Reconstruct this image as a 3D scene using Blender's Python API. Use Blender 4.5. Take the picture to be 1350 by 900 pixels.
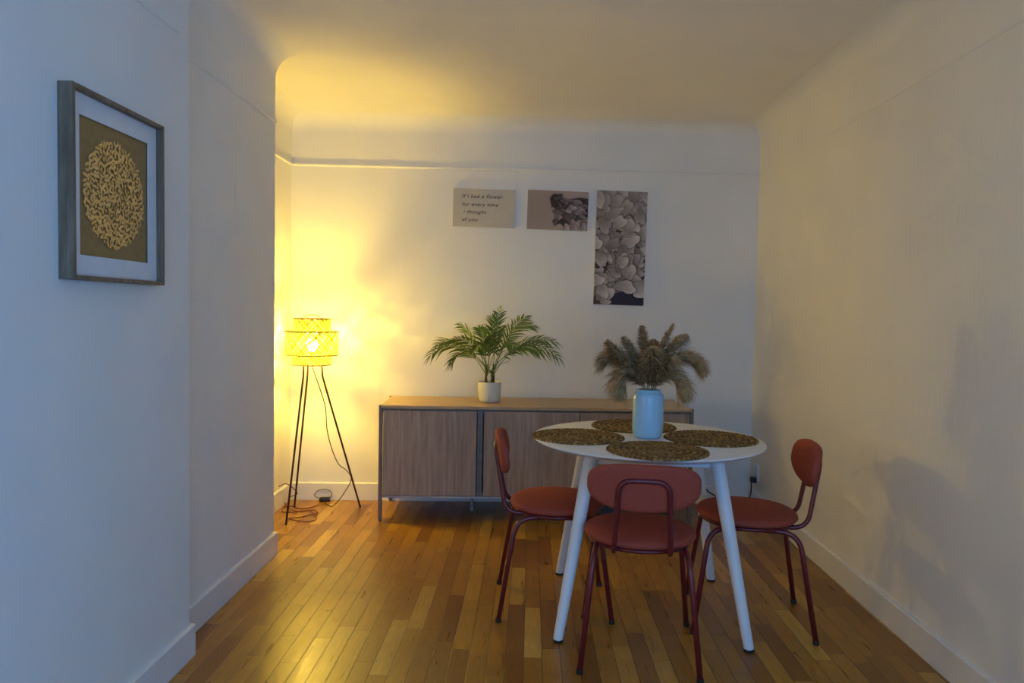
import bpy, bmesh, math, random
from mathutils import Vector, Matrix
import numpy as np
random.seed(7)
PI = math.pi
sc = bpy.context.scene
for o in list(bpy.data.objects): bpy.data.objects.remove(o)
COL = sc.collection

# ------------------------------------------------------------------ camera
F_PX, PIT, ROL, YAW, CH = 956.8, 0.0419, 0.0176, -0.0243, 1.2846
cd = bpy.data.cameras.new('camera'); cam = bpy.data.objects.new('camera', cd); COL.objects.link(cam)
cd.sensor_width = 36; cd.lens = F_PX/1350*36; cd.clip_start = .02
fw = Vector((math.sin(YAW)*math.cos(PIT), math.cos(YAW)*math.cos(PIT), -math.sin(PIT)))
rr = Vector((math.cos(YAW), -math.sin(YAW), 0)); uu = rr.cross(fw)
R_ = math.cos(ROL)*rr + math.sin(ROL)*uu; U_ = -math.sin(ROL)*rr + math.cos(ROL)*uu
m = Matrix((R_, U_, -fw)).transposed().to_4x4(); m.translation = (0, 0, CH)
cam.matrix_world = m
sc.camera = cam

XR_ = 1.5233
# ------------------------------------------------------------------ world, lights, exposure
sc.view_settings.view_transform = 'Standard'; sc.view_settings.look = 'None'
sc.view_settings.gamma = 1; sc.view_settings.use_curve_mapping = False
sc.view_settings.exposure = 0.62
w = bpy.data.worlds.new('world'); sc.world = w; w.use_nodes = True
w.node_tree.nodes['Background'].inputs[0].default_value = (.35, .55, 1, 1)
w.node_tree.nodes['Background'].inputs[1].default_value = .8
def area(name, loc, rot, sx, sy, col, pw):
    l = bpy.data.lights.new(name, 'AREA'); l.shape = 'RECTANGLE'; l.size = sx; l.size_y = sy; l.color = col; l.energy = pw
    o = bpy.data.objects.new(name, l); o.location = loc; o.rotation_euler = rot; COL.objects.link(o); return o
# daylight that comes in through the window in the right wall, behind the camera
DAY = area('window_daylight', (XR_+.10, -.75, .98), (0, PI/2, 0), 1.9, 2.0, (.04, .38, 1.0), 25)
# blue fill for the right wall's shadows, from an added, unseen rear window
REAR_FILL = area('rear_blue_fill', (0.45, -2.28, 1.2), (PI/2, 0, 0), 1.4, 1.5, (.08, .42, 1.0), 34)
# the lit lamp of the adjoining space behind and to the left of the camera
l = bpy.data.lights.new('adjoining_room_lamp', 'POINT'); l.color = (1, .78, .36); l.energy = 24; l.shadow_soft_size = .12
o = bpy.data.objects.new('adjoining_room_lamp', l); o.location = (-2.8, -.6, .98); COL.objects.link(o)
BULB = 830      # emission strength of the floor lamp's bulb

# ------------------------------------------------------------------ helpers
def tag(o, label=None, cat=None, group=None, kind=None):
    if label: o['label'] = label
    if cat: o['category'] = cat
    if group: o['group'] = group
    if kind: o['kind'] = kind
    return o
def empty(name, loc, rz=0):
    o = bpy.data.objects.new(name, None); o.empty_display_size = .1; COL.objects.link(o)
    o.location = loc; o.rotation_euler = (0, 0, rz); return o
def obj(name, bm, mat, parent=None, smooth=None):
    me = bpy.data.meshes.new(name)
    if isinstance(bm, bmesh.types.BMesh):
        bm.normal_update(); bm.to_mesh(me); bm.free()
    else:
        me.from_pydata([tuple(v) for v in bm[0]], [], bm[1]); me.update()
    for mm in (mat if isinstance(mat, (list, tuple)) else [mat]): me.materials.append(mm)
    if smooth is not None:
        me.polygons.foreach_set('use_smooth', [True]*len(me.polygons))
        if smooth < 180: me.set_sharp_from_angle(angle=math.radians(smooth))
    o = bpy.data.objects.new(name, me); COL.objects.link(o)
    if parent: o.parent = parent
    return o
def add_box(bm, x0, x1, y0, y1, z0, z1, M=None, bev=0):
    g = bmesh.ops.create_cube(bm, size=1)
    S = Matrix.Diagonal((x1-x0, y1-y0, z1-z0, 1)); T = Matrix.Translation(((x0+x1)/2, (y0+y1)/2, (z0+z1)/2))
    bmesh.ops.transform(bm, matrix=T @ S, verts=g['verts'])
    vs = g['verts']
    if bev:
        es = list({e for v in vs for e in v.link_edges})
        r = bmesh.ops.bevel(bm, geom=es, offset=bev, segments=2, affect='EDGES', profile=.5)
        vs = list({v for f in r['faces'] for v in f.verts} | {v for v in vs if v.is_valid})
    if M is not None: bmesh.ops.transform(bm, matrix=M, verts=vs)
def catmull(pts, n=8, closed=False):
    pts = [Vector(p) for p in pts]; out = []; N = len(pts)
    rng = range(N) if closed else range(N-1)
    for i in rng:
        p1, p2 = pts[i], pts[(i+1) % N]
        p0 = pts[(i-1) % N] if closed or i > 0 else p1*2-p2
        p3 = pts[(i+2) % N] if closed or i+2 < N else p2*2-p1
        for k in range(n):
            t = k/n
            out.append(.5*((2*p1)+(p2-p0)*t+(2*p0-5*p1+4*p2-p3)*t*t+(3*p1-p0-3*p2+p3)*t**3))
    if not closed: out.append(pts[-1])
    return out
def fillet(pts, rad, n=7):
    pts = [Vector(p) for p in pts]; out = [pts[0]]
    for i in range(1, len(pts)-1):
        a, b, c = pts[i-1], pts[i], pts[i+1]
        r = rad[i-1] if isinstance(rad, (list, tuple)) else rad
        u = (a-b); v = (c-b); lu, lv = u.length, v.length; u.normalize(); v.normalize()
        d = min(r, lu*.49, lv*.49)
        p0, p2 = b+u*d, b+v*d
        for k in range(n+1):
            t = k/n; out.append(p0*(1-t)**2 + b*2*t*(1-t) + p2*t*t)
    out.append(pts[-1]); return out
def add_tube(bm, pts, r, seg=10, closed=False, caps=True):
    pts = [Vector(p) for p in pts]; N = len(pts)
    rad = r if isinstance(r, (list, tuple)) else [r]*N
    tang = []
    for i in range(N):
        a = pts[(i-1) % N] if closed or i else pts[0]; b = pts[(i+1) % N] if closed or i < N-1 else pts[-1]
        t = b-a; t = t.normalized() if t.length > 1e-9 else Vector((0, 0, 1)); tang.append(t)
    ref = Vector((0, 0, 1)) if abs(tang[0].z) < .9 else Vector((1, 0, 0))
    nrm = (ref - tang[0]*ref.dot(tang[0])).normalized(); rings = []
    for i in range(N):
        nrm = (nrm - tang[i]*nrm.dot(tang[i])); nrm = nrm.normalized() if nrm.length > 1e-6 else tang[i].orthogonal().normalized()
        bn = tang[i].cross(nrm)
        rings.append([bm.verts.new(pts[i]+(nrm*math.cos(2*PI*k/seg)+bn*math.sin(2*PI*k/seg))*rad[i]) for k in range(seg)])
    for i in range(N if closed else N-1):
        A, B = rings[i], rings[(i+1) % N]
        for k in range(seg): bm.faces.new((A[k], A[(k+1) % seg], B[(k+1) % seg], B[k]))
    if caps and not closed:
        bm.faces.new(rings[0][::-1]); bm.faces.new(rings[-1])
def add_lathe(bm, prof, seg=48, c=(0, 0, 0), M=None):
    rings = []; c = Vector(c); new = []
    for r, z in prof:
        if r < 1e-6: v = [bm.verts.new(c+Vector((0, 0, z)))]
        else: v = [bm.verts.new(c+Vector((r*math.cos(2*PI*k/seg), r*math.sin(2*PI*k/seg), z))) for k in range(seg)]
        rings.append(v); new += v
    for A, B in zip(rings, rings[1:]):
        for k in range(seg):
            k2 = (k+1) % seg
            if len(A) == 1 and len(B) == 1: continue
            if len(A) == 1: bm.faces.new((A[0], B[k2], B[k]))
            elif len(B) == 1: bm.faces.new((A[k], A[k2], B[0]))
            else: bm.faces.new((A[k], A[k2], B[k2], B[k]))
    if M is not None: bmesh.ops.transform(bm, matrix=M, verts=new)
def prism(poly, a, b, axis):
    """poly = outline in the plane across the axis, extruded from point a to b; axis 'y': poly in (x,z)"""
    bm = bmesh.new()
    A = [bm.verts.new((x, a, z)) for x, z in poly]; B = [bm.verts.new((x, b, z)) for x, z in poly]
    n = len(poly)
    for i in range(n): bm.faces.new((A[i], A[(i+1) % n], B[(i+1) % n], B[i]))
    bm.faces.new(A[::-1]); bm.faces.new(B)
    bmesh.ops.recalc_face_normals(bm, faces=bm.faces)
    return bm

# ------------------------------------------------------------------ materials
def mat(name, col=(.8, .8, .8), rough=.5, metal=0, spec=.5, **kw):
    mt = bpy.data.materials.new(name); mt.use_nodes = True; nt = mt.node_tree
    b = nt.nodes['Principled BSDF']
    b.inputs['Base Color'].default_value = (*col, 1); b.inputs['Roughness'].default_value = rough
    b.inputs['Metallic'].default_value = metal; b.inputs['Specular IOR Level'].default_value = spec
    for k, v in kw.items(): b.inputs[k.replace('_', ' ')].default_value = v
    return mt, nt, b
def N(nt, typ, **kw):
    n = nt.nodes.new(typ)
    for k, v in kw.items(): setattr(n, k, v)
    return n
def mix(nt, fac, a, b, blend='MIX'):
    n = N(nt, 'ShaderNodeMix', data_type='RGBA', blend_type=blend)
    for s, v in ((0, fac), (6, a), (7, b)):
        if hasattr(v, 'links'): nt.links.new(v, n.inputs[s])
        else: n.inputs[s].default_value = v if s == 0 else (*v, 1)
    return n.outputs[2]
def coords(nt, scale=(1, 1, 1), out='Object', rot=(0, 0, 0)):
    tc = N(nt, 'ShaderNodeTexCoord'); mp = N(nt, 'ShaderNodeMapping')
    mp.inputs['Scale'].default_value = scale; mp.inputs['Rotation'].default_value = rot
    nt.links.new(tc.outputs[out], mp.inputs[0]); return mp.outputs[0]
def noise(nt, vec, scale, detail=3, rough=.5):
    n = N(nt, 'ShaderNodeTexNoise'); n.inputs['Scale'].default_value = scale; n.inputs['Detail'].default_value = detail
    n.inputs['Roughness'].default_value = rough; nt.links.new(vec, n.inputs['Vector']); return n.outputs[0]
def bump(nt, b, h, strength=.2, dist=.002):
    n = N(nt, 'ShaderNodeBump'); n.inputs['Strength'].default_value = strength; n.inputs['Distance'].default_value = dist
    nt.links.new(h, n.inputs['Height']); nt.links.new(n.outputs[0], b.inputs['Normal'])
def ramp(nt, fac, stops):
    n = N(nt, 'ShaderNodeValToRGB'); e = n.color_ramp.elements
    while len(e) < len(stops): e.new(.5)
    for i, (p, c) in enumerate(stops): e[i].position = p; e[i].color = (*c, 1)
    nt.links.new(fac, n.inputs[0]); return n.outputs[0]
def noisy(name, c1, c2, scale, rough=.5, sc3=(1, 1, 1), bs=.15, bd=.001, **kw):
    mt, nt, b = mat(name, c1, rough, **kw); v = coords(nt, sc3); n = noise(nt, v, scale, 4)
    nt.links.new(ramp(nt, n, [(.3, c1), (.7, c2)]), b.inputs['Base Color'])
    if bs: bump(nt, b, n, bs, bd)
    return mt

# wall paint over fibrous lining paper
def paint(name, c1, c2):
    mt, nt, b = mat(name, c1, .62, spec=.25)
    v = coords(nt, (1, 1, .10)); n1 = noise(nt, v, 55, 4, .6)
    v2 = coords(nt, (1, 1, 1)); n2 = noise(nt, v2, 3.0, 3)
    nt.links.new(ramp(nt, n2, [(.3, c1), (.7, c2)]), b.inputs['Base Color'])
    bump(nt, b, n1, .35, .0025)
    return mt
M_wall = paint('wall_paint', (.82, .80, .76), (.86, .84, .80))
M_ceil = paint('ceiling_paint', (.86, .82, .76), (.90, .86, .80))
M_trim = noisy('white_gloss_paint', (.78, .76, .74), (.82, .80, .78), 8, .35, bs=.05)
# parquet
def parquet():
    mt, nt, b = mat('parquet', (.4, .2, .08), .35)
    tc = N(nt, 'ShaderNodeTexCoord'); sp = N(nt, 'ShaderNodeSeparateXYZ'); nt.links.new(tc.outputs['Object'], sp.inputs[0])
    def math_(op, a, bb=None, c=None):
        n = N(nt, 'ShaderNodeMath', operation=op)
        for i, v in enumerate((a, bb, c)):
            if v is None: continue
            if hasattr(v, 'links'): nt.links.new(v, n.inputs[i])
            else: n.inputs[i].default_value = v
        return n.outputs[0]
    W, L = .068, .46
    u = math_('DIVIDE', sp.outputs[0], W); row = math_('FLOOR', u)
    wn = N(nt, 'ShaderNodeTexWhiteNoise', noise_dimensions='1D'); nt.links.new(row, wn.inputs['W'])
    v = math_('ADD', math_('DIVIDE', sp.outputs[1], L), math_('MULTIPLY', wn.outputs[0], 7.3)); colm = math_('FLOOR', v)
    cb = N(nt, 'ShaderNodeCombineXYZ'); nt.links.new(row, cb.inputs[0]); nt.links.new(colm, cb.inputs[1])
    w2 = N(nt, 'ShaderNodeTexWhiteNoise', noise_dimensions='2D'); nt.links.new(cb.outputs[0], w2.inputs['Vector'])
    base = ramp(nt, w2.outputs[0], [(0, (.25, .095, .010)), (.25, (.38, .170, .016)), (.55, (.46, .225, .022)), (.85, (.54, .28, .030)), (1, (.68, .41, .075))])
    # grain stretched along the strip, shifted per strip
    ad = N(nt, 'ShaderNodeVectorMath', operation='ADD'); nt.links.new(tc.outputs['Object'], ad.inputs[0])
    sc_ = N(nt, 'ShaderNodeVectorMath', operation='SCALE'); nt.links.new(w2.outputs[1], sc_.inputs[0]); sc_.inputs['Scale'].default_value = 9
    nt.links.new(sc_.outputs[0], ad.inputs[1])
    mp = N(nt, 'ShaderNodeMapping'); mp.inputs['Scale'].default_value = (1, .09, 1); nt.links.new(ad.outputs[0], mp.inputs[0])
    g = noise(nt, mp.outputs[0], 130, 5, .65); g2 = noise(nt, mp.outputs[0], 30, 3, .6)
    col = mix(nt, .55, base, ramp(nt, g, [(.3, (.45, .45, .45)), (.7, (1, 1, 1))]), 'MULTIPLY')
    col = mix(nt, .5, col, ramp(nt, g2, [(.15, (.5, .45, .4)), (.6, (1, 1, 1))]), 'MULTIPLY')
    big = noise(nt, coords(nt), 1.7, 4, .6)
    col = mix(nt, .45, col, ramp(nt, big, [(.3, (.55, .5, .45)), (.65, (1, 1, 1))]), 'MULTIPLY')
    fu = math_('FRACT', u); fv = math_('FRACT', v)
    du = math_('MULTIPLY', math_('SUBTRACT', .5, math_('ABSOLUTE', math_('SUBTRACT', fu, .5))), W)
    dv = math_('MULTIPLY', math_('SUBTRACT', .5, math_('ABSOLUTE', math_('SUBTRACT', fv, .5))), L)
    d = math_('MINIMUM', du, dv)
    gap = N(nt, 'ShaderNodeMapRange'); gap.inputs[1].default_value = .0005; gap.inputs[2].default_value = .0018
    nt.links.new(d, gap.inputs[0])
    col = mix(nt, gap.outputs[0], (.035, .015, .006), col)
    nt.links.new(col, b.inputs['Base Color'])
    rg = N(nt, 'ShaderNodeMapRange'); rg.inputs[3].default_value = .20; rg.inputs[4].default_value = .42
    nt.links.new(g2, rg.inputs[0]); nt.links.new(rg.outputs[0], b.inputs['Roughness'])
    h = math_('ADD', math_('MULTIPLY', gap.outputs[0], 1.0), math_('ADD', math_('MULTIPLY', g, .25), math_('MULTIPLY', w2.outputs[0], .5)))
    bump(nt, b, h, .5, .0015)
    return mt
M_floor = parquet()
def wood(name, c1, c2, c3, scl=(1, 1, .06), rough=.45):
    mt, nt, b = mat(name, c1, rough, spec=.3)
    v = coords(nt, scl); n = noise(nt, v, 60, 5, .65); n2 = noise(nt, v, 14, 3)
    c = ramp(nt, n, [(.28, c1), (.5, c2), (.72, c3)])
    c = mix(nt, .4, c, ramp(nt, n2, [(.3, (.7, .68, .66)), (.7, (1, 1, 1))]), 'MULTIPLY')
    nt.links.new(c, b.inputs['Base Color']); bump(nt, b, n, .2, .001); return mt
M_door = wood('washed_oak_door', (.30, .215, .15), (.42, .31, .225), (.52, .40, .30))
M_top = wood('oak_top', (.46, .31, .16), (.56, .39, .21), (.64, .46, .27), (.06, 1, 1), .4)
M_post = noisy('bronze_metal', (.17, .13, .10), (.23, .18, .14), 20, .45, metal=.4)
M_rail = noisy('grey_metal_rail', (.36, .34, .32), (.42, .40, .38), 20, .4, metal=.3)
M_dark = noisy('black_plastic', (.012, .012, .013), (.02, .02, .022), 30, .5)
M_white = noisy('white_lacquer', (.76, .77, .78), (.82, .83, .84), 6, .38, bs=.03)
M_wleg = noisy('white_painted_wood', (.72, .75, .78), (.79, .81, .84), 14, .45, (1, 1, .1), bs=.1)
M_red = noisy('rust_red_fabric', (.28, .052, .034), (.36, .072, .044), 220, .72, bs=.3, bd=.0006, spec=.25)
M_redm = noisy('dark_red_metal', (.12, .010, .014), (.15, .014, .018), 40, .32, bs=.02)
M_vase = noisy('pale_blue_ceramic', (.33, .58, .76), (.38, .63, .81), 10, .25, bs=.03)
M_pot = noisy('cream_ceramic', (.72, .68, .56), (.78, .74, .62), 12, .4, bs=.05)
M_soil = noisy('soil', (.02, .012, .006), (.05, .03, .015), 60, .95, bs=.6, bd=.004)
M_leaf = noisy('palm_leaf', (.07, .15, .018), (.17, .26, .035), 18, .5, bs=.1)
M_stem = noisy('palm_stem', (.05, .07, .015), (.10, .12, .03), 30, .6)
M_pamp = noisy('pampas_plume', (.32, .195, .08), (.68, .47, .24), 45, .9, bs=0, spec=.1)
M_pst = noisy('pampas_stalk', (.34, .26, .13), (.45, .35, .18), 30, .8)
def bamboo():
    mt, nt, b = mat('bamboo_slat', (.55, .42, .16), .5)
    v = coords(nt); n = noise(nt, v, 60, 3)
    c = ramp(nt, n, [(.3, (.30, .25, .03)), (.7, (.48, .40, .06))]); nt.links.new(c, b.inputs['Base Color'])
    t = N(nt, 'ShaderNodeBsdfTranslucent'); nt.links.new(c, t.inputs[0])
    mx = N(nt, 'ShaderNodeMixShader'); mx.inputs[0].default_value = .28
    nt.links.new(b.outputs[0], mx.inputs[1]); nt.links.new(t.outputs[0], mx.inputs[2])
    nt.links.new(mx.outputs[0], nt.nodes['Material Output'].inputs[0]); return mt
M_bamboo = bamboo()
M_hoop = noisy('dark_bamboo_hoop', (.10, .07, .02), (.16, .11, .03), 40, .5)
M_lmetal = noisy('dark_lamp_metal', (.05, .022, .018), (.07, .03, .025), 40, .4, metal=.5)
M_rcord = noisy('brown_red_cord', (.16, .035, .03), (.22, .05, .04), 60, .6)
M_bulb, nt_, b_ = mat('lit_bulb', (1, .8, .4), .3)
b_.inputs['Emission Color'].default_value = (1, .69, .10, 1); b_.inputs['Emission Strength'].default_value = BULB
M_canvas = noisy('canvas_edge', (.60, .56, .51), (.66, .62, .57), 90, .8)
M_ink = noisy('printed_ink', (.07, .055, .05), (.09, .07, .065), 60, .8)
M_fwood = wood('weathered_frame_wood', (.13, .085, .055), (.22, .155, .105), (.32, .24, .17), (1, 1, .08), .55)
M_mat = noisy('picture_mount', (.74, .72, .72), (.78, .76, .76), 30, .8)
M_back = noisy('gold_brown_backing', (.30, .185, .065), (.36, .23, .09), 60, .6, metal=.1)
M_gold = noisy('gold_leaf', (.80, .58, .22), (.95, .74, .34), 40, .35, metal=.75)
def vcol_mat(name, rough=.7):
    mt, nt, b = mat(name, (1, 1, 1), rough, spec=.2)
    a = N(nt, 'ShaderNodeVertexColor'); a.layer_name = 'print'; nt.links.new(a.outputs[0], b.inputs['Base Color']); return mt
M_print = vcol_mat('canvas_print')
M_straw = vcol_mat('braided_seagrass', .75)

# ------------------------------------------------------------------ the room
ZC, RC = 2.55, .115
SB = .0586; YB = 4.8702; XR = 1.5233; XA = -1.5863; XF = -1.3085; XN = -1.2244; YF = 3.688; YN = 2.5804
YO = 1.56; YR = -2.2; XO = -3.9
HB, TB, ZR = .1176, .015, 2.2224
def ywall(x): return YB + SB*x
def cove_poly(x, s, th=.14, top=2.70):
    """wall cross-section (x,z); s=+1 when the room lies on the +x side"""
    p = [(x-s*th, 0), (x, 0), (x, ZC-RC)]
    for k in range(1, 13):
        a = PI/2*k/12; p.append((x+s*RC*(1-math.cos(a)), ZC-RC+RC*math.sin(a)))
    p[-1] = (x+s*RC, ZC+.002)
    p += [(x+s*RC, top), (x-s*th, top)]
    return p
def wall_y(name, x, s, y0, y1):
    return tag(obj(name, prism(cove_poly(x, s), y0, y1, 'y'), M_wall, smooth=40), kind='structure')
wall_y('wall_right', XR, -1, .30, 5.15)
wall_y('wall_left_alcove', XA, 1, 3.6, 5.0)
wall_y('wall_left_far', XF, 1, 2.50, YF)
wall_y('wall_left_near', XN, 1, YO, YN)
wall_y('wall_left_rear', XO, 1, YR, YO)
# filler that closes the offsets between the left walls (their end faces)
bm = bmesh.new(); add_box(bm, XA-.14, XF-.13, 3.60-.5, YF, 0, 2.7)
tag(obj('wall_left_offset', bm, M_wall), kind='structure')
# back wall: profile swept along x in a slightly turned frame
def turned(name, bm, mt, smooth=None):
    """bm built with y=0 on the back wall's face, room at -y, x along the wall"""
    o = obj(name, bm, mt, smooth=smooth); o.location = (0, YB, 0); o.rotation_euler = (0, 0, math.atan(SB)); return o
def swap(bm):   # (x,z) profile extruded along y  ->  extruded along x, room at -y
    for v in bm.verts: v.co = Vector((v.co.y, v.co.x, v.co.z))
    bmesh.ops.recalc_face_normals(bm, faces=bm.faces); return bm
tag(turned('wall_back', swap(prism(cove_poly(0, -1), -1.80, 1.75, 'y')), M_wall, 40), kind='structure')
# return wall of the opening on the left, behind the frame edge
bm = bmesh.new(); add_box(bm, XO-.1, XN-.13, YO, YO+.14, 0, 2.7); tag(obj('wall_left_return', bm, M_wall), kind='structure')
# rear wall, and the rear part of the right wall with its window opening
bm = bmesh.new(); wx0, wx1, wz0, wz1 = -.25, 1.15, .45, 1.95
add_box(bm, XO-.1, wx0, YR-.15, YR, 0, 2.7); add_box(bm, wx1, XR+.14, YR-.15, YR, 0, 2.7)
add_box(bm, wx0, wx1, YR-.15, YR, 0, wz0); add_box(bm, wx0, wx1, YR-.15, YR, wz1, 2.7)
tag(obj('wall_rear', bm, M_wall), kind='structure')
bm = bmesh.new()
for a in (wx0, (wx0+wx1)/2-.025, wx1-.05): add_box(bm, a, a+.05, YR-.05, YR-.01, wz0, wz1)
for a in (wz0, wz1-.05): add_box(bm, wx0, wx1, YR-.05, YR-.01, a, a+.05)
tag(obj('added_rear_window', bm, M_trim), kind='structure')  # unseen window frame, added along with the blue fill light
bm = bmesh.new(); wy0, wy1, wz0, wz1 = -1.75, .25, .10, 2.0
add_box(bm, XR, XR+.14, YR, wy0, 0, 2.7); add_box(bm, XR, XR+.14, wy1, .30, 0, 2.7)
add_box(bm, XR, XR+.14, wy0, wy1, 0, wz0); add_box(bm, XR, XR+.14, wy0, wy1, wz1, 2.7)
tag(obj('wall_right_rear', bm, M_wall), kind='structure')
bm = bmesh.new()
for a in (wy0, (wy0+wy1)/2-.025, wy1-.05): add_box(bm, XR+.01, XR+.05, a, a+.05, wz0, wz1)
for a in (wz0, wz1-.05): add_box(bm, XR+.01, XR+.05, wy0, wy1, a, a+.05)
tag(obj('window_1', bm, M_trim), kind='structure')
bm = bmesh.new(); add_box(bm, XO-.1, XR+.1, YR-.1, 5.1, ZC, ZC+.08); tag(obj('ceiling', bm, M_ceil), kind='structure')
bm = bmesh.new(); add_box(bm, XO-.1, XR+.1, YR-.1, 5.1, -.08, 0); tag(obj('floor', bm, M_floor), kind='structure')
# baseboards with a rounded top edge
def bb_poly(x, s, t=TB, h=HB):
    return [(x-s*.005, 0), (x+s*t, 0), (x+s*t, h-.006), (x+s*(t-.004), h-.001), (x+s*(t-.008), h), (x-s*.005, h)]
def bb(name, x, s, y0, y1): tag(obj(name, prism(bb_poly(x, s), y0, y1, 'y'), M_trim), kind='structure')
bb('baseboard_right', XR, -1, YR, 4.955); bb('baseboard_left_alcove', XA, 1, YF-.02, 4.80)
bb('baseboard_left_far', XF, 1, YN-.02, YF+TB); bb('baseboard_left_near', XN, 1, YO, YN+TB)
tag(turned('baseboard_back', swap(prism(bb_poly(0, -1), -1.60, 1.53, 'y')), M_trim), kind='structure')
bm = bmesh.new(); add_box(bm, XA, XF+.001, YF-.002, YF+TB, 0, HB, bev=.003); tag(obj('baseboard_left_end', bm, M_trim), kind='structure')
# picture rails
def rail_poly(x, s, z=ZR, t=.011, h=.017):
    return [(x-s*.004, z-h/2), (x+s*t*.5, z-h/2), (x+s*t, z-h*.15), (x+s*t, z+h*.3), (x+s*t*.4, z+h/2), (x-s*.004, z+h/2)]
tag(obj('trim_1', prism(rail_poly(XR, -1, t=.004, h=.010), YR, 4.955, 'y'), M_wall), kind='structure')
tag(obj('trim_2', prism(rail_poly(XA, 1), YF, 4.80, 'y'), M_wall), kind='structure')
tag(obj('trim_3', prism(rail_poly(XF, 1, t=.008), YN-.05, YF+.004, 'y'), M_wall), kind='structure')
tag(obj('trim_4', prism(rail_poly(XN, 1, t=.006), YO, YN-.08, 'y'), M_wall), kind='structure')
tag(turned('trim_5', swap(prism(rail_poly(0, -1), -1.60, 1.53, 'y')), M_wall), kind='structure')

# ------------------------------------------------------------------ sideboard
SBA = math.atan(SB)
sb = empty('sideboard', (-.897, 4.3175, 0), SBA)
tag(sb, 'long low oak sideboard with greyish wood doors and slim metal legs against the back wall', 'sideboard')
L, D, H, ZB = 1.909, .485, .706, .146
bm = bmesh.new(); add_box(bm, .012, L-.012, -.004, D, H-.018, H, bev=.0015); obj('top', bm, M_top, sb)
bm = bmesh.new()
add_box(bm, .02, L-.02, .03, D-.005, H-.05, H-.02)        # inner carcass
add_box(bm, .022, .036, .03, D-.005, ZB+.012, H-.05); add_box(bm, L-.036, L-.022, .03, D-.005, ZB+.012, H-.05)
add_box(bm, .036, L-.036, D-.02, D-.005, ZB+.012, H-.05)
add_box(bm, .592, .622, .03, D-.02, ZB+.012, H-.05); add_box(bm, 1.205, 1.235, .03, D-.02, ZB+.012, H-.05)
add_box(bm, .036, L-.036, .03, D-.02, ZB+.012, ZB+.03)
obj('carcass', bm, M_door, sb)
for x0, x1 in ((.028, .588), (.632, 1.211), (1.219, L-.034)):
    bm = bmesh.new(); add_box(bm, x0, x1, .004, .024, ZB+.012, H-.030, bev=.0015); obj('door', bm, M_door, sb)
bm = bmesh.new()
for x in (0, L-.024): add_box(bm, x, x+.024, -.002, .022, 0, H-.001, bev=.002) if False else None
bm.free()
for x in (0, L-.022):
    for y in (-.003, D-.022):
        bm = bmesh.new(); add_box(bm, x, x+.022, y, y+.022, .012, H+.0005, bev=.002)
        add_lathe(bm, [(0, 0), (.010, 0), (.010, .012), (0, .012)], 12, (x+.011, y+.011, 0)); obj('leg', bm, M_post, sb)
bm = bmesh.new(); add_box(bm, .594, .603, .000, .026, ZB+.012, H-.02); add_box(bm, .614, .624, .000, .026, ZB+.012, H-.02)
add_box(bm, .603, .614, .010, .026, ZB+.012, H-.02); obj('divider', bm, M_post, sb)
bm = bmesh.new(); add_box(bm, .022, L-.022, 0, .026, ZB, ZB+.011); add_box(bm, .022, L-.022, D-.03, D-.004, ZB, ZB+.011)
add_box(bm, .002, .02, .018, D-.02, ZB, ZB+.011); add_box(bm, L-.02, L-.002, .018, D-.02, ZB, ZB+.011)
obj('bottom_rail', bm, M_rail, sb)
bm = bmesh.new(); add_lathe(bm, [(0, 0), (.014, 0), (.014, .02), (.011, .022), (.011, ZB+.014), (0, ZB+.014)], 16, (.562, .26, 0)); obj('middle_leg', bm, M_rail, sb)

# ------------------------------------------------------------------ round table
TX, TY, TR, TZ = .514, 3.131, .49, .75
tb = empty('dining_table', (TX, TY, 0), -.0489)
tag(tb, 'round white dining table with four splayed legs, set with four woven mats', 'table')
bm = bmesh.new()
add_lathe(bm, [(0, TZ-.019), (TR-.022, TZ-.019), (TR-.004, TZ-.009), (TR, TZ-.005), (TR-.001, TZ-.001), (TR-.004, TZ), (0, TZ)], 128)
obj('tabletop', bm, M_white, tb, 35)
bm = bmesh.new()
for s in (-1, 1):
    add_box(bm, -.24, .24, s*.235-.011, s*.235+.011, TZ-.072, TZ-.019); add_box(bm, s*.235-.011, s*.235+.011, -.24, .24, TZ-.072, TZ-.019)
obj('apron', bm, M_wleg, tb)
for sx in (-1, 1):
    for sy in (-1, 1):
        bm = bmesh.new(); a = Vector((sx*.365, sy*.365, .008)); b = Vector((sx*.245, sy*.245, TZ-.02))
        add_tube(bm, [a.lerp(b, t) for t in (0, .02, .3, .6, .9, 1)], [.0185, .0195, .0225, .0255, .028, .028], 24)
        lg = obj('leg', bm, M_wleg, tb, 50)
        bm = bmesh.new(); add_lathe(bm, [(0, 0), (.0185, 0), (.0195, .003), (.0195, .011), (0, .011)], 20, (a.x-sx*.0005, a.y-sy*.0005, 0))
        tag(obj('foot_pad', bm, M_dark, lg, 40), label='black foot pad')

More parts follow.
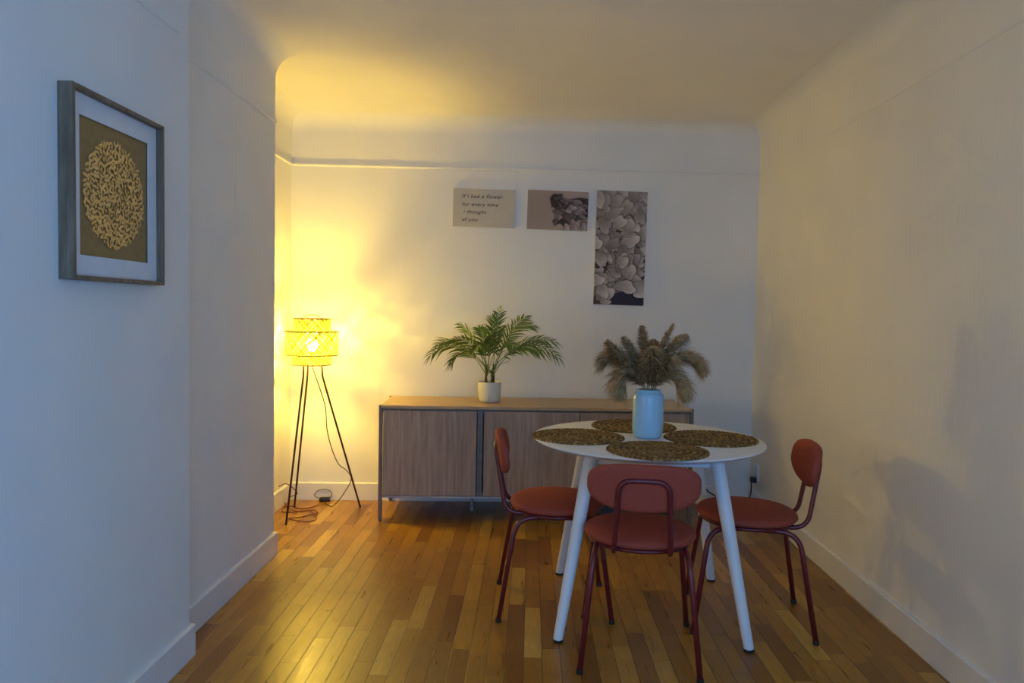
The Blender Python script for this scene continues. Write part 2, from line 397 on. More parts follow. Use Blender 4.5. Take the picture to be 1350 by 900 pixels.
# placemats: a braided coil, strands by colour and relief
def placemat():
    Rm = .198; nr, na = 84, 480; rings = 8
    vs, cols, fs = [], [], []
    rnd = random.Random(3); tint = [rnd.uniform(.5, 1.35) for _ in range(9999)]
    for i in range(nr+1):
        r = Rm*i/nr if i else .0005
        for j in range(na):
            th = 2*PI*j/na
            q = r/Rm*rings + th/(2*PI)                       # spiral coil
            k = math.floor(q); f = q-k
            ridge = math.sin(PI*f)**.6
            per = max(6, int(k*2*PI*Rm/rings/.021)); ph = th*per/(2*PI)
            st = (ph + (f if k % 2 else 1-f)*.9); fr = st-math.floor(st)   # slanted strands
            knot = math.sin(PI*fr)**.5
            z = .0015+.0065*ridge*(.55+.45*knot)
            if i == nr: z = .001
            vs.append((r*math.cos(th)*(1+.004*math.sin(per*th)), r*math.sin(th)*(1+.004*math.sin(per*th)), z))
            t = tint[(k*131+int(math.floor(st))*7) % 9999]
            dark = .10+.90*(ridge*knot)**1.3                        # darker in the grooves between coils and strands
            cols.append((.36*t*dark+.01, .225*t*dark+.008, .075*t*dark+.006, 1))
    for i in range(nr):
        for j in range(na):
            a = i*na+j; b = i*na+(j+1) % na; fs.append((a, b, b+na, a+na))
    n0 = len(vs)
    for j in range(na):
        th = 2*PI*j/na; vs.append((Rm*math.cos(th), Rm*math.sin(th), 0)); cols.append((.05, .03, .015, 1))
    for j in range(na):
        a = nr*na+j; b = nr*na+(j+1) % na; fs.append((a, b, n0+(j+1) % na, n0+j))
    fs.append(tuple(n0+na-1-j for j in range(na)))
    o = obj('placemat', (vs, fs), M_straw, None, 180)
    ca = o.data.color_attributes.new('print', 'FLOAT_COLOR', 'POINT'); ca.data.foreach_set('color', np.array(cols, 'f').ravel())
    return o
pm = placemat()
for i, (x, y, rz, lab) in enumerate([(.216, 3.105, .3, 'round braided seagrass placemat on the left side of the white table, towards the plant'),
                                     (.505, 2.822, 1.2, 'round braided seagrass placemat nearest the viewer, above the front red chair'),
                                     (.785, 3.122, 2.4, 'round braided seagrass placemat on the right side of the white table, towards the bare wall'),
                                     (.497, 3.415, 4.0, 'braided seagrass placemat at the far side of the table, behind the blue vase')]):
    o = pm if i == 0 else pm.copy()
    if i: COL.objects.link(o)
    o.location = (x, y, TZ); o.rotation_euler = (0, 0, rz); tag(o, lab, 'placemat', 'woven placemats on the round table')

# vase
VX, VY = .515, 3.125
bm = bmesh.new()
add_lathe(bm, [(0, 0), (.046, 0), (.052, .002), (.060, .010), (.0645, .024), (.066, .045), (.066, .168), (.0650, .181), (.0615, .190), (.055, .196), (.0515, .199), (.0515, .207), (.0485, .209), (.046, .206), (.043, .198), (.055, .185), (.060, .165), (.060, .03), (.045, .010), (0, .010)], 64)
vz = obj('vase', bm, M_vase, None, 60); vz.location = (VX, VY, TZ)
tag(vz, 'pale blue ceramic vase holding dried pampas grass at the middle of the table', 'vase')

# pampas grass
def pampas(tip, ctrl, lab, seed, hairs=1250, hl=.095, wid=1.0):
    rnd = random.Random(seed)
    root = empty('pampas_stem', (VX, VY, TZ+.012))
    tag(root, lab, 'dried grass', 'dried pampas stems in the blue vase')
    ang = rnd.uniform(0, 2*PI)
    b0 = Vector((.022*math.cos(ang), .022*math.sin(ang), 0)); d = Vector(tip); 
    b1 = Vector((tip[0]*.12, tip[1]*.12, .20)); b1.x = max(-.03, min(.03, b1.x)); b1.y = max(-.03, min(.03, b1.y))
    T, C = Vector(tip), Vector(ctrl)
    bez = lambda t: b1*(1-t)**2 + C*2*t*(1-t) + T*t*t
    pts = [b0, b0.lerp(b1, .5)] + [bez(k/14) for k in range(15)]
    bm = bmesh.new(); add_tube(bm, pts, [.0022]*4+[.0018]*(len(pts)-4), 6); obj('stalk', bm, M_pst, root, 180)
    vs, fs = [], []
    for h in range(hairs):
        t = .04+.96*rnd.random()**.9; p = bez(t); tg = (bez(min(1, t+.02))-bez(t-.02)).normalized()
        a = tg.orthogonal().normalized(); b = tg.cross(a); ph = rnd.uniform(0, 2*PI)
        out = a*math.cos(ph)+b*math.sin(ph)
        prof = math.sin(PI*max(0.0, min(1, (t-.03)/.97))**.75)*.72+.26
        ln = hl*prof*rnd.uniform(.7, 1.3)*wid
        dr = (tg*rnd.uniform(.75, 1.25)+out*rnd.uniform(.35, 1.0)).normalized()
        side = dr.cross(out); side = side.normalized() if side.length > 1e-4 else a
        wd = rnd.uniform(.0008, .0018); base = len(vs)
        for s in range(4):
            u = s/3; q = p+dr*ln*u+Vector((0, 0, -1))*ln*.45*u*u
            ww = wd*(1.0, 1.25, .9, .15)[s]; vs.append(q-side*ww); vs.append(q+side*ww)
        for s in range(3): k = base+2*s; fs.append((k, k+1, k+3, k+2))
    obj('plume', (vs, fs), M_pamp, root)
k5 = .00065
def T5(x, y, dy=0): return ((x-395)*k5, dy, .198+(520-y)*k5)
PAMP = [((118, 212, -.02), (230, 330, -.02), 'pampas stem reaching up and out to the far left of the vase', 1.0),
        ((238, 188, .05), (320, 300, .03), 'slim pampas stem between the left-hand plume and the tall centre-left one', .85),
        ((345, 112, .01), (365, 260, .01), 'tall upright pampas stem left of the middle of the bunch', .95),
        ((540, 92, -.01), (440, 270, -.01), 'tallest thin pampas stem, its pointed tip right of the middle', .62),
        ((632, 165, .02), (500, 230, .02), 'pampas stem leaning up to the upper right of the bunch', .95),
        ((738, 375, -.02), (590, 185, -.02), 'pampas stem arching over to the far right with a drooping tip', 1.15),
        ((650, 560, .03), (560, 330, .03), 'pampas stem hanging down low on the right beside the vase', 1.05),
        ((195, 545, -.03), (240, 290, -.03), 'pampas stem hanging down low on the left beside the vase', 1.1),
        ((95, 345, .04), (210, 230, .04), 'pampas stem bowing out to the left, lower than the leftmost raised tip', 1.15),
        ((395, 250, -.09), (400, 330, -.06), 'short pampas stem in the middle leaning toward the viewer', 1.0),
        ((500, 300, -.10), (470, 330, -.06), 'short pampas stem right of the middle leaning toward the viewer', 1.0),
        ((440, 215, .09), (430, 300, .06), 'pampas stem at the back of the bunch leaning toward the sideboard', 1.0)]
for i, (tp, ct, lab, wd) in enumerate(PAMP):
    pampas(T5(tp[0], tp[1], tp[2]), T5(ct[0], ct[1], ct[2]), lab, 11+i, wid=wd)

# ------------------------------------------------------------------ red chairs
def make_chair():
    root = empty('dining_chair', (0, 0, 0))
    # seat cushion
    bm = bmesh.new(); prof = [(0, .436), (.15, .436), (.185, .438), (.203, .443), (.211, .452), (.208, .462), (.195, .470), (.165, .476), (.10, .480), (0, .481)]
    add_lathe(bm, prof, 72)
    for v in bm.verts:      # slightly squared round, a little shallower than wide
        x, y = v.co.x, v.co.y; r = math.hypot(x, y)
        if r > 1e-5:
            a = math.atan2(y, x); k = 1+.022*(1-math.cos(4*a))/2
            v.co.x = x*k*1.0; v.co.y = y*k*.97+.012
    obj('seat', bm, M_red, root, 60)
    bm = bmesh.new(); pts = [(.187*math.cos(a), .012+.181*math.sin(a), .4305) for a in [2*PI*k/48 for k in range(48)]]
    add_tube(bm, pts, .0085, 10, closed=True); obj('seat_ring', bm, M_redm, root, 180)
    # legs: two side hoops cut at their middle so each leg is its own tube
    for sx in (-1, 1):
        for sy in (-1, 1):
            p = fillet([(sx*.210, sy*.235, .006), (sx*.168, sy*.172+.004, .424), (sx*.150, 0, .424)], .075)
            bm = bmesh.new(); add_tube(bm, p, .0105, 14); lg = obj('leg', bm, M_redm, root, 180)
            bm = bmesh.new(); add_lathe(bm, [(0, 0), (.0115, 0), (.0125, .004), (.0118, .018), (0, .018)], 14, (sx*.2097, sy*.2347, 0))
            tag(obj('foot_cap', bm, M_dark, lg, 40), label='black foot cap')
    # back hoop
    p = fillet([(-.100, -.02, .427), (-.100, -.212, .427), (-.086, -.259, .706), (.086, -.259, .706), (.100, -.212, .427), (.100, -.02, .427)], [.06, .05, .05, .06], 8)
    bm = bmesh.new(); add_tube(bm, p, .0095, 14); obj('back_frame', bm, M_redm, root, 180)
    # backrest pad : rounded outline wider at the top, curved about the sitter
    n = 72; out = []
    for k in range(n):
        a = 2*PI*k/n; c, s = math.cos(a), math.sin(a)
        e = .58 if s > 0 else .86
        x = math.copysign(abs(c)**(.62 if s > 0 else .84), c)*.198; z = math.copysign(abs(s)**e, s)*(.082 if s > 0 else .092)
        out.append((x, z))
    bm = bmesh.new(); T = .032
    layers = [(.80, -1.0), (.93, -.93), (.985, -.6), (1, 0), (.985, .6), (.93, .93), (.80, 1.0)]
    def bp(x, z, t):
        y = -.238 + .55*x*x*1.1 - z*.16 + t*T/2
        return Vector((x, y, .680+z*1.0))
    rings = []
    for f, t in layers:
        rings.append([bm.verts.new(bp(x-math.copysign(min(abs(x), (1-f)*.085), x), z-math.copysign(min(abs(z), (1-f)*.085), z), t)) for x, z in out])
    for A, B in zip(rings, rings[1:]):
        for k in range(n): bm.faces.new((A[k], A[(k+1) % n], B[(k+1) % n], B[k]))
    for ring, t, rev in ((rings[0], -1, True), (rings[-1], 1, False)):
        prev = ring
        for g in (.66, .33):
            nw = [bm.verts.new(bp(*( (out[k][0]*g*.95), out[k][1]*g*.9), t*(1.0+.12*(1-g)))) for k in range(n)]
            for k in range(n): bm.faces.new((prev[k], prev[(k+1) % n], nw[(k+1) % n], nw[k]))
            prev = nw
        cv = bm.verts.new(bp(0, 0, t*1.14))
        for k in range(n): bm.faces.new((prev[k], prev[(k+1) % n], cv))
    bmesh.ops.recalc_face_normals(bm, faces=bm.faces)
    obj('backrest', bm, M_red, root, 60)
    for sx in (-1, 1):
        bm = bmesh.new(); add_lathe(bm, [(0, -.004), (.006, -.004), (.007, -.001), (.007, .002), (0, .002)], 12, (0, 0, 0),
                  Matrix.Translation((sx*.098, -.2315, .545)) @ Matrix.Rotation(PI/2, 4, 'X'))
        obj('bolt', bm, M_redm, root, 40)
    return root
def copy_tree(o, parent=None):
    c = o.copy(); COL.objects.link(c); c.parent = parent
    for ch in list(o.children): copy_tree(ch, c)
    return c
ch = make_chair()
SPOTS = [(.433, 2.748, math.atan2(-.051, .469), 'red upholstered metal chair in front of the table, seen from behind'),
         (.120, 3.165, -PI/2+.033, 'red upholstered metal chair on the left of the table, turned side-on toward the right'),
         (.942, 3.063, math.radians(81.5), 'red upholstered metal chair on the right of the table, beside the bare wall')]
kids = list(ch.children)
for i, (x, y, a, lab) in enumerate(SPOTS):
    o = ch if i == 0 else copy_tree(ch)
    o.location = (x, y, 0); o.rotation_euler = (0, 0, a); tag(o, lab, 'chair', 'red chairs around the round table')

# ------------------------------------------------------------------ potted palm
PX, PY, PZ = -.249, 4.585, .7065
pl = empty('potted_palm', (PX, PY, PZ)); tag(pl, 'small green palm in a round cream pot standing on the sideboard', 'potted plant')
bm = bmesh.new(); add_lathe(bm, [(0, 0), (.056, 0), (.062, .004), (.070, .03), (.0745, .125), (.0735, .129), (.0705, .128), (.069, .112), (.066, .108), (0, .108)], 56)
obj('pot', bm, M_pot, pl, 50)
bm = bmesh.new(); add_lathe(bm, [(0, .108), (.0685, .108), (.0685, .116), (.04, .120), (0, .121)], 40)
for v in bm.verts: v.co.z += random.uniform(-.002, .002)
obj('soil', bm, M_soil, pl, 180)
for sx, sy, h in ((-.022, .0, .11), (.022, .008, .12), (.014, -.012, .08)):
    bm = bmesh.new(); add_tube(bm, [(sx, sy, .112), (sx*1.1, sy, .15), (sx*1.0, sy, .12+h)], [.009, .0075, .005], 10); obj('trunk', bm, M_stem, pl, 180)
k6 = 4.585/957/6
def P6(x, y, dy): return Vector(((x-575)*k6, dy, .130+(680-y)*k6))
def frond(tip, ctrl, seed, ll=.105, n=15, base=None):
    rnd = random.Random(seed)
    b0 = Vector(base) if base else Vector((rnd.choice((-.02, .02)), 0, .165))
    T, C = P6(*tip), P6(*ctrl)
    bez = lambda t: b0*(1-t)**2 + C*2*t*(1-t) + T*t*t
    bm = bmesh.new(); add_tube(bm, [bez(k/12) for k in range(13)], [.0026-.0018*k/12 for k in range(13)], 6)
    up = Vector((0, 0, 1))
    for i in range(n):
        t = .30+.69*i/(n-1); p = bez(t); tg = (bez(min(1, t+.02))-bez(t-.02)).normalized()
        sd = tg.cross(up); sd = sd.normalized() if sd.length > .15 else Vector((1, 0, 0))
        # fronds are rolled a little so their blades open toward the room
        sd = (Matrix.Rotation(rnd.uniform(.35, .75), 3, tg) @ sd)
        for s in (-1, 1):
            ln = ll*(.45+.55*math.sin(PI*min(1, .18+.82*(i/(n-1)))))*rnd.uniform(.85, 1.1)
            d = (tg*rnd.uniform(.75, 1.0)+sd*s*rnd.uniform(.65, .95)+up*.10).normalized()
            if i == n-1: d = (tg+sd*s*.25).normalized()
            wn = d.cross(sd.cross(tg)); wn = wn.normalized() if wn.length > 1e-3 else sd
            row = []
            for k, ww in enumerate((.0018, .0050, .0048, .0030, .0003)):
                u = k/4; q = p+d*ln*u+Vector((0, 0, -1))*ln*.30*u*u
                row.append((bm.verts.new(q-wn*ww), bm.verts.new(q+wn*ww)))
            for a, b in zip(row, row[1:]): bm.faces.new((a[0], a[1], b[1], b[0]))
    obj('frond', bm, M_leaf, pl, 180)
FR = [((110, 480, -.05), (300, 260, -.03), .105), ((150, 400, .06), (330, 280, .05), .10), ((335, 240, .02), (480, 330, .02), .095), ((280, 520, -.10), (400, 330, -.10), .10),
      ((300, 345, -.16), (450, 300, -.10), .09), ((648, 105, .02), (610, 330, .02), .085), ((590, 170, .10), (590, 330, .05), .085), ((920, 235, .03), (720, 190, .03), .095), ((860, 165, .10), (700, 240, .08), .09),
      ((1120, 480, -.02), (850, 230, -.02), .105), ((1090, 360, .08), (800, 270, .06), .10), ((960, 430, -.12), (790, 310, -.10), .09),
      ((760, 380, -.20), (660, 300, -.12), .09), ((470, 420, -.20), (520, 290, -.12), .09), ((600, 300, -.16), (590, 330, -.08), .085), ((680, 250, -.10), (640, 340, -.05), .08), ((500, 260, -.06), (540, 340, -.04), .085),
      ((730, 515, -.03), (650, 560, -.02), .0)]
for i, (t_, c_, ll) in enumerate(FR[:-1]): frond(t_, c_, 40+i, ll*1.3)
bm = bmesh.new(); add_tube(bm, [(0, 0, .16), P6(650, 540, -.02), P6(730, 515, -.03)], [.002, .0016, .001], 6); obj('bare_stalk', bm, M_stem, pl, 180)

# ------------------------------------------------------------------ floor lamp
LX, LY = -1.346, 4.455
lp = empty('floor_lamp', (LX, LY, 0)); tag(lp, 'lit tripod floor lamp with tiered woven bamboo shade in the back left corner', 'floor lamp')
Z0 = 1.285
tiers = [(.105, 1.205, 1.285), (.160, 1.058, 1.208), (.112, .990, 1.060)]
tiers = [(.112, 1.135, 1.215), (.160, .993, 1.137), (.115, .933, .995)]
bm = bmesh.new(); bh = bmesh.new(); rnd = random.Random(5)
def strip(bm, f, n, wd):
    row = []
    for k in range(n+1):
        p, t, nn = f(k/n); s = t.cross(nn).normalized()*wd; row.append((bm.verts.new(p-s), bm.verts.new(p+s)))
    for a, b in zip(row, row[1:]): bm.faces.new((a[0], a[1], b[1], b[0]))
for ti, (r, z0, z1) in enumerate(tiers):
    nst = int(2*PI*r/.022); h = z1-z0; tw = h/r*1.0
    for dr in (-1, 1):
        for k in range(nst):
            a0 = 2*PI*k/nst+rnd.uniform(-.05, .05); tw_ = tw*rnd.uniform(.75, 1.2)
            def f(t, a0=a0, tw_=tw_, r=r, z0=z0, h=h, dr=dr):
                a = a0+dr*tw_*t; rr_ = r+dr*.0012
                return (Vector((rr_*math.cos(a), rr_*math.sin(a), z0+h*t)), Vector((-math.sin(a)*dr*tw_*rr_, math.cos(a)*dr*tw_*rr_, h)), Vector((math.cos(a), math.sin(a), 0)))
            strip(bm, f, 8, rnd.uniform(.0032, .0052))
    for z in (z0, z1): add_tube(bh, [(r*math.cos(2*PI*k/48), r*math.sin(2*PI*k/48), z) for k in range(48)], .0035 if not (ti == 1 and z == z1) else .0045, 6, closed=True)
# slatted annuli between tiers
for (ra, rb, z) in ((.112, .160, 1.137), (.115, .160, .993)):
    for k in range(40):
        a = 2*PI*k/40
        def f(t, a=a, ra=ra, rb=rb, z=z):
            r = ra+(rb-ra)*t; aa = a+.25*t; return (Vector((r*math.cos(aa), r*math.sin(aa), z)), Vector((math.cos(aa), math.sin(aa), 0)), Vector((0, 0, 1)))
        strip(bm, f, 2, .0035)
sh = obj('lamp_shade', bm, M_bamboo, lp)
obj('hoop', bh, M_hoop, sh, 180)
bm = bmesh.new(); add_tube(bm, fillet([(-.045, 0, 1.215), (-.040, 0, 1.238), (.040, 0, 1.238), (.045, 0, 1.215)], .012), .003, 8); obj('handle', bm, M_hoop, sh, 180)
bz = 1.058
bm = bmesh.new(); add_lathe(bm, [(0, -.034), (.015, -.031), (.027, -.020), (.033, 0), (.029, .018), (.02, .033), (.0125, .045), (0, .046)][::1], 20, (0, 0, bz), )
bmesh.ops.transform(bm, matrix=Matrix.Translation((0, 0, 2*bz)) @ Matrix.Diagonal((1, 1, -1, 1)), verts=bm.verts)
bmesh.ops.recalc_face_normals(bm, faces=bm.faces)
obj('bulb', bm, M_bulb, lp, 180)
bm = bmesh.new(); add_lathe(bm, [(0, -.045), (.017, -.045), (.019, -.04), (.019, 0), (0, 0)], 20, (0, 0, bz-.044)); 
for k in range(3):
    a = .5+2*PI*k/3; add_tube(bm, [(0, 0, bz-.08), (.113*math.cos(a), .113*math.sin(a), .936)], .0025, 6)
obj('socket', bm, M_lmetal, lp, 40)
feet = [(-1.412, 4.184), (-1.073, 4.610), (-1.490, 4.575)]
tops = [(-.036, -.055), (.062, .012), (-.042, .05)]
for (fx, fy), (tx, ty) in zip(feet, tops):
    bm = bmesh.new(); f0 = Vector((fx-LX, fy-LY, .004))
    p = fillet([f0, (tx, ty, .862), (tx*.95, ty*.95, .941)], .02, 4); add_tube(bm, p, .0062, 8); obj('leg', bm, M_lmetal, lp, 180)
def fl(px, py, Y=None):
    """pixel -> floor point (or point on the vertical plane y=Y)"""
    d = fw*F_PX+R_*(px-675)-U_*(py-450); o_ = Vector((0, 0, CH))
    t = (-CH/d.z) if Y is None else (Y/d.y); return o_+d*t
def gp(px, py, z=.005): v = fl(px, py); return Vector((v.x, v.y, z))
cord = [Vector((LX+.0, LY, .968)), fl(412, 484, 4.46), fl(421, 510, 4.47), fl(429, 537, 4.49), fl(431, 565, 4.50), fl(437, 590, 4.52), fl(446, 611, 4.54), fl(457, 620, 4.58), fl(463, 632, 4.62), fl(454, 649, 4.66), fl(446, 660, 4.68), gp(438, 668), gp(432, 666), gp(428, 664, .012)]
bm = bmesh.new(); add_tube(bm, [p-Vector((LX, LY, 0)) for p in catmull(cord, 6)], .003, 6); tag(obj('cord', bm, M_dark, lp, 180), label='thin dark cord')
# foot dimmer / adapter with a small loop of cable
ad = empty('power_adapter', gp(428, 661, 0)); tag(ad, 'small black adapter with a loop of cable on the floor behind the lamp legs', 'adapter')
bm = bmesh.new(); add_box(bm, -.035, .035, -.018, .018, .0, .028, Matrix.Rotation(.2, 4, 'Z'), bev=.006); obj('housing', bm, M_dark, ad, 40)
bm = bmesh.new(); add_tube(bm, catmull([(-.035, 0, .02), (-.07, .01, .035), (-.06, .03, .06), (-.01, .035, .075), (.035, .03, .055), (.04, .01, .03), (.02, 0, .022)], 6), .0022, 6); obj('cable_loop', bm, M_dark, ad, 180)
# red extension cord in loops
pts = [gp(420, 666), gp(408, 670), gp(396, 671), gp(384, 668), gp(374, 670), gp(372, 675), gp(384, 676), gp(400, 674), gp(414, 673), gp(418, 678, .010), gp(406, 680), gp(392, 683), gp(380, 684), gp(392, 687), gp(408, 688), gp(417, 684), gp(410, 676, .012), gp(398, 677, .012), gp(384, 674, .012), gp(376, 666, .012), gp(378, 660, .02)]
pw = fl(372, 652, 4.62); pw.x = XA+.03; pts += [Vector((-1.50, 4.66, .07)), Vector((XA+.035, 4.62, .14)), Vector((XA+.022, 4.50, .155))]
bm = bmesh.new(); add_tube(bm, catmull(pts, 6), .0032, 6)
ec = obj('extension_cord', bm, M_rcord, None, 180); tag(ec, 'tangled reddish brown cord lying in loops around the feet of the floor lamp', 'cord')

# ------------------------------------------------------------------ wall pictures
def raster(Wm, Hm, nx, ny, paintfn):
    """build a printed sheet as a fine grid coloured per vertex"""
    img = paintfn(nx, ny)
    vs = []; fs = []
    for j in range(ny):
        for i in range(nx): vs.append((Wm*i/(nx-1), 0, -Hm*j/(ny-1)))
    for j in range(ny-1):
        for i in range(nx-1):
            a = j*nx+i; fs.append((a, a+nx, a+nx+1, a+1))
    return vs, fs, img
def put_print(name, Wm, Hm, nx, ny, fn, parent, y=-.0203):
    vs, fs, img = raster(Wm, Hm, nx, ny, fn)
    o = obj(name, (vs, fs), M_print, parent); o.location = (0, y, 0)
    ca = o.data.color_attributes.new('print', 'FLOAT_COLOR', 'POINT')
    a = np.ones((ny*nx, 4), 'f'); a[:, :3] = img.reshape(-1, 3); ca.data.foreach_set('color', a.ravel()); return o
def petals(img, lst, dark, light, aspect):
    """painter's algorithm: petals (cx,cy,rx,ry,ang,tone) over img; x in 0..1, y in 0..aspect"""
    ny, nx, _ = img.shape; X, Y = np.meshgrid(np.linspace(0, 1, nx), np.linspace(0, aspect, ny))
    dark, light = np.array(dark), np.array(light)
    for cx, cy, rx, ry, a, tone in lst:
        dx, dy = X-cx, Y-cy; u = (dx*np.cos(a)+dy*np.sin(a))/rx; v = (-dx*np.sin(a)+dy*np.cos(a))/ry
        d = u*u+v*v; th_ = np.arctan2(v, u); wob = 1+.26*np.sin(3*th_+cx*40)+.14*np.sin(5*th_+cy*31)
        d = d/wob; sh = np.exp(-np.maximum(0, d-1)*3.2)*.62       # printed dark gap round each petal
        img *= (1-np.where(d > 1, sh, 0))[..., None]*1.0 + 0
        g = np.clip(.30+.62*(u*.5+.5)+.04*np.cos(v*7+u*2)+.12*d, 0, 1.15)*tone
        edge = np.clip((1-d)*9, 0, 1)
        colr = dark+(light-dark)*g[..., None]
        img[:] = np.where((d <= 1)[..., None], colr*(.72+.28*edge[..., None]), img)
    return img
def canvas(name, x0, z1, W, Hh, lab, tilt=0):
    yb = ywall(x0)/1.0
    r = empty(name, (x0, ywall(x0)-.001, z1)); r.rotation_euler = (0, tilt, SBA)
    tag(r, lab, 'picture', 'three canvas prints on the back wall')
    bm = bmesh.new(); add_box(bm, 0, W, -.020, 0, -Hh, 0); obj('canvas', bm, M_canvas, r); return r
# text print
TW, TH = .408, .250
c1 = canvas('canvas_print', -.522, 2.090, TW, TH, 'small pale canvas with four short lines of handwriting-style text, leftmost on the back wall', .012)
def bg1(nx, ny):
    im = np.zeros((ny, nx, 3)); im[:] = (.55, .51, .45); rs = np.random.RandomState(1)
    im *= (1+.03*rs.randn(ny, nx, 1)); return im
put_print('print_face', TW, TH, 50, 30, bg1, c1)
def lettering(s, x, z, size, parent, width):
    cu = bpy.data.curves.new('lettering', 'FONT'); cu.body = s; cu.size = size; cu.shear = .25; cu.space_character = 1.12; cu.extrude = .0002; cu.offset = .0004
    t = bpy.data.objects.new('lettering', cu); COL.objects.link(t); bpy.context.view_layer.update()
    me = bpy.data.meshes.new_from_object(t); bpy.data.objects.remove(t)
    xs = [v.co.x for v in me.vertices]; k = width/(max(xs)-min(xs)); x_0 = min(xs)
    for v in me.vertices: v.co = Vector(((v.co.x-x_0)*k, -v.co.z, v.co.y))
    me.materials.clear(); me.materials.append(M_ink)
    o = bpy.data.objects.new('lettering', me); COL.objects.link(o); o.parent = parent; o.location = (x, -.0207, z)
p1 = .00507/12.86
for s, xa, xb, yb_ in (('If i had a flower', 255, 940, 262), ('for every time', 258, 862, 398), ('i thought', 285, 668, 522), ('of you', 258, 528, 652)):
    lettering(s, (xa-108)*p1, -(yb_-108)*p1, .033, c1, (xb-xa)*p1)
# rose print
c2 = canvas('canvas_print', -.030, 2.090, .404, .258, 'small mauve-grey canvas with a dark rose at its right side, between the other two prints', .018)
def rose(nx, ny):
    asp = .258/.404; im = np.zeros((ny, nx, 3)); X, Y = np.meshgrid(np.linspace(0, 1, nx), np.linspace(0, asp, ny))
    im[:] = (.42, .34, .30); im *= (1.05-.25*np.exp(-(X**2+(Y-.3)**2)*3))[..., None]
    rs = random.Random(4); D, Lc = (.012, .008, .014), (.55, .44, .44)
    lst = [(.47, .13, .08, .10, 1.0, .22), (.44, .17, .05, .10, .35, .18), (.56, .17, .13, .07, .4, .35), (.53, .24, .10, .08, -.5, .28), (.90, .17, .16, .07, .15, .18), (.95, .26, .10, .12, .3, .20),
           (.72, .22, .20, .10, .1, .55), (.58, .30, .12, .11, .7, .30), (.88, .33, .14, .12, -.4, .35), (.70, .42, .16, .10, 0, .35), (.52, .45, .05, .12, .5, .22)]
    im = petals(im, lst, D, Lc, asp)
    im = petals(im, [(.62+rs.uniform(-.16, .36), .34+rs.uniform(-.15, .2), rs.uniform(.035, .09), rs.uniform(.02, .05), rs.uniform(-1, 1), rs.choice((.15, .3, .5, .8))) for _ in range(34)], D, Lc, asp)
    im = petals(im, [(.68, .31, .05, .045, .9, 1.1), (.76, .28, .06, .035, -.5, 1.2), (.71, .26, .04, .05, .2, .8), (.80, .34, .05, .04, .5, .6), (.65, .60, .05, .07, .1, 1.2), (.78, .60, .06, .06, .3, 1.0), (.93, .58, .05, .07, .1, 1.0)], D, Lc, asp)
    return np.clip(im, .004, 1)
put_print('print_face', .404, .258, 150, 96, rose, c2)
# hydrangea print
c3 = canvas('canvas_print', .430, 2.097, .338, .757, 'tall canvas print of pale grey hydrangea petals, rightmost and largest on the back wall', .014)
def hyd(nx, ny):
    asp = .757/.338; im = np.zeros((ny, nx, 3)); im[:] = (.10, .085, .08); rs = random.Random(9)
    D, Lc = (.020, .016, .018), (.78, .71, .67); lst = []
    for k in range(150):
        y = rs.uniform(-.05, asp-.15); x = rs.uniform(-.05, 1.05)
        up = y/asp; tone = rs.uniform(.45, .95) if up > .35 else rs.uniform(.55, .95)
        lst.append((x, y, rs.uniform(.12, .20), rs.uniform(.08, .15), rs.uniform(-1.4, 1.4), tone))
    im = petals(im, lst, D, Lc, asp)
    X, Y = np.meshgrid(np.linspace(0, 1, nx), np.linspace(0, asp, ny))
    d = ((X-.68)/.40)**2+((Y-2.14)/.17)**2
    im = np.where((d < 1)[..., None], np.array((.040, .040, .065)), im)
    im = petals(im, [(.30, 2.05, .18, .09, -1.1, .95), (.18, 1.98, .15, .11, .9, .85), (.95, 1.90, .17, .22, 1.2, .9), (.22, 2.17, .13, .06, .3, .7), (.62, 1.88, .22, .12, .2, .85)], D, Lc, asp)
    up = np.exp(-((Y/asp)/.30)**2)[..., None]
    im = im*(1-.35*up)+np.array((.33, .28, .235))*.35*up
    tint = np.array((1.0, .97, .97)); return np.clip(im*tint, .004, 1)
put_print('print_face', .338, .757, 130, 290, hyd, c3)

# framed gold leaf picture on the near left wall
FY0, FY1, FZ0, FZ1, FD = 1.857, 2.325, 1.347, 1.855, .041
fr = empty('framed_picture', (XN, FY0, FZ0)); tag(fr, 'wood-framed gold leaf circle picture hanging on the near left wall', 'picture')
W_, H_ = FY1-FY0, FZ1-FZ0; bw = .012
bm = bmesh.new()
add_box(bm, 0, FD, 0, bw, 0, H_, bev=.0012); add_box(bm, 0, FD, W_-bw, W_, 0, H_, bev=.0012)
add_box(bm, 0, FD, bw, W_-bw, 0, bw, bev=.0012); add_box(bm, 0, FD, bw, W_-bw, H_-bw, H_, bev=.0012)
obj('frame', bm, M_fwood, fr)
bm = bmesh.new(); mw, mh, dx = .048, .056, .020
add_box(bm, dx-.003, dx, bw, bw+mw, bw, H_-bw); add_box(bm, dx-.003, dx, W_-bw-mw, W_-bw, bw, H_-bw)
add_box(bm, dx-.003, dx, bw+mw, W_-bw-mw, bw, bw+mh); add_box(bm, dx-.003, dx, bw+mw, W_-bw-mw, H_-bw-mh, H_-bw)
obj('mount', bm, M_mat, fr)
bm = bmesh.new(); add_box(bm, .004, dx-.006, bw, W_-bw, bw, H_-bw); obj('backing', bm, M_back, fr)
bm = bmesh.new(); rnd = random.Random(2); cy, cz, Rg = W_/2-.002, H_/2-.004, .150
pts = []
for k in range(9000):
    a = rnd.uniform(0, 2*PI); r = Rg*math.sqrt(rnd.random()); y, z = cy+r*math.cos(a), cz+r*math.sin(a)
    if all((y-q[0])**2+(z-q[1])**2 > .0098**2 for q in pts): pts.append((y, z))
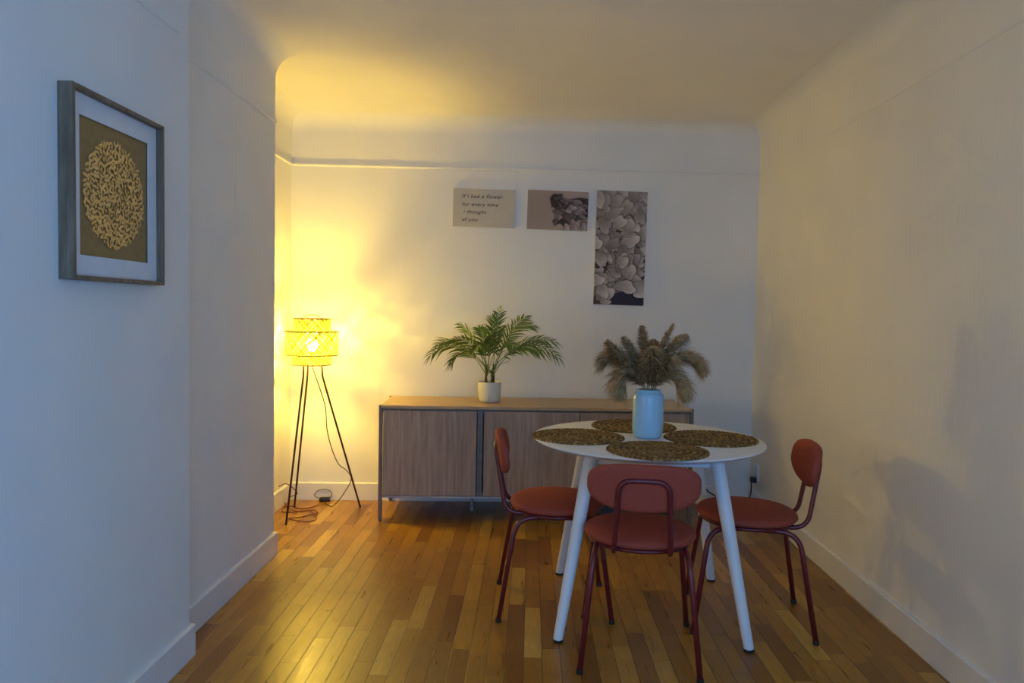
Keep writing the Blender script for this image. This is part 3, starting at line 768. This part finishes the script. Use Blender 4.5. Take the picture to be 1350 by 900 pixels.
for y, z in pts:
    a = rnd.uniform(0, PI); ln = rnd.uniform(.008, .0115); wd = rnd.uniform(.0040, .0056); tl = rnd.uniform(-.35, .35); xo = rnd.uniform(dx-.0045, dx-.002)
    M = Matrix.Translation((xo, y, z)) @ Matrix.Rotation(a, 4, 'X') @ Matrix.Rotation(tl, 4, 'Z')
    bend = rnd.uniform(-.004, .004)
    row = [(-1, 0), (-.6, .75), (0, 1), (.6, .7), (1, 0)]
    L_ = []; 
    mid = [bm.verts.new(M @ Vector((.0016*(1-u*u), u*ln, bend*u*u))) for u, w_ in row]
    top = [bm.verts.new(M @ Vector((0, u*ln, wd*w_+bend*u*u))) for u, w_ in row[1:-1]]
    bot = [bm.verts.new(M @ Vector((0, u*ln, -wd*w_+bend*u*u))) for u, w_ in row[1:-1]]
    for side, sgn in ((top, 1), (bot, -1)):
        ch_ = [mid[0]]+side+[mid[-1]]
        for i in range(4):
            q = [mid[i], mid[i+1], ch_[i+1], ch_[i]]
            q2 = []; [q2.append(v) for v in q if v not in q2]
            if len(q2) >= 3:
                try: bm.faces.new(q2)
                except ValueError: pass
bmesh.ops.recalc_face_normals(bm, faces=bm.faces)
obj('gold_leaf_disc', bm, M_gold, fr)

# ------------------------------------------------------------------ outlet and black cord in the right corner
ot = empty('wall_outlet', (XR, 4.80, .235)); tag(ot, 'white wall socket low on the right wall in the far corner', 'outlet')
bm = bmesh.new(); add_box(bm, -.012, 0, -.04, .04, -.04, .065, bev=.003); obj('cover_plate', bm, M_white, ot)
bm = bmesh.new(); add_box(bm, -.045, -.010, -.022, .018, -.055, -.018, bev=.005); tag(obj('plug', bm, M_dark, ot, 40), label='black plug')
bm = bmesh.new()
c_ = [fl(922, 612, 4.78), fl(925, 617, 4.78), fl(928, 635, 4.78), fl(932, 646, 4.76), fl(945, 655, 4.76), fl(962, 668, 4.74), Vector((1.38, 4.74, .03)), Vector((1.44, 4.77, .03)), Vector((1.478, 4.79, .10)), Vector((1.485, 4.80, .182))]
add_tube(bm, catmull(c_, 6), .0045, 8)
bx = c_[0]; add_box(bm, bx.x-.012, bx.x+.012, bx.y-.01, bx.y+.01, bx.z-.01, bx.z+.02, bev=.003)
bc = obj('black_cord', bm, M_dark, None, 60); tag(bc, 'black cable hanging beside the right end of the sideboard and running to the socket', 'cord')
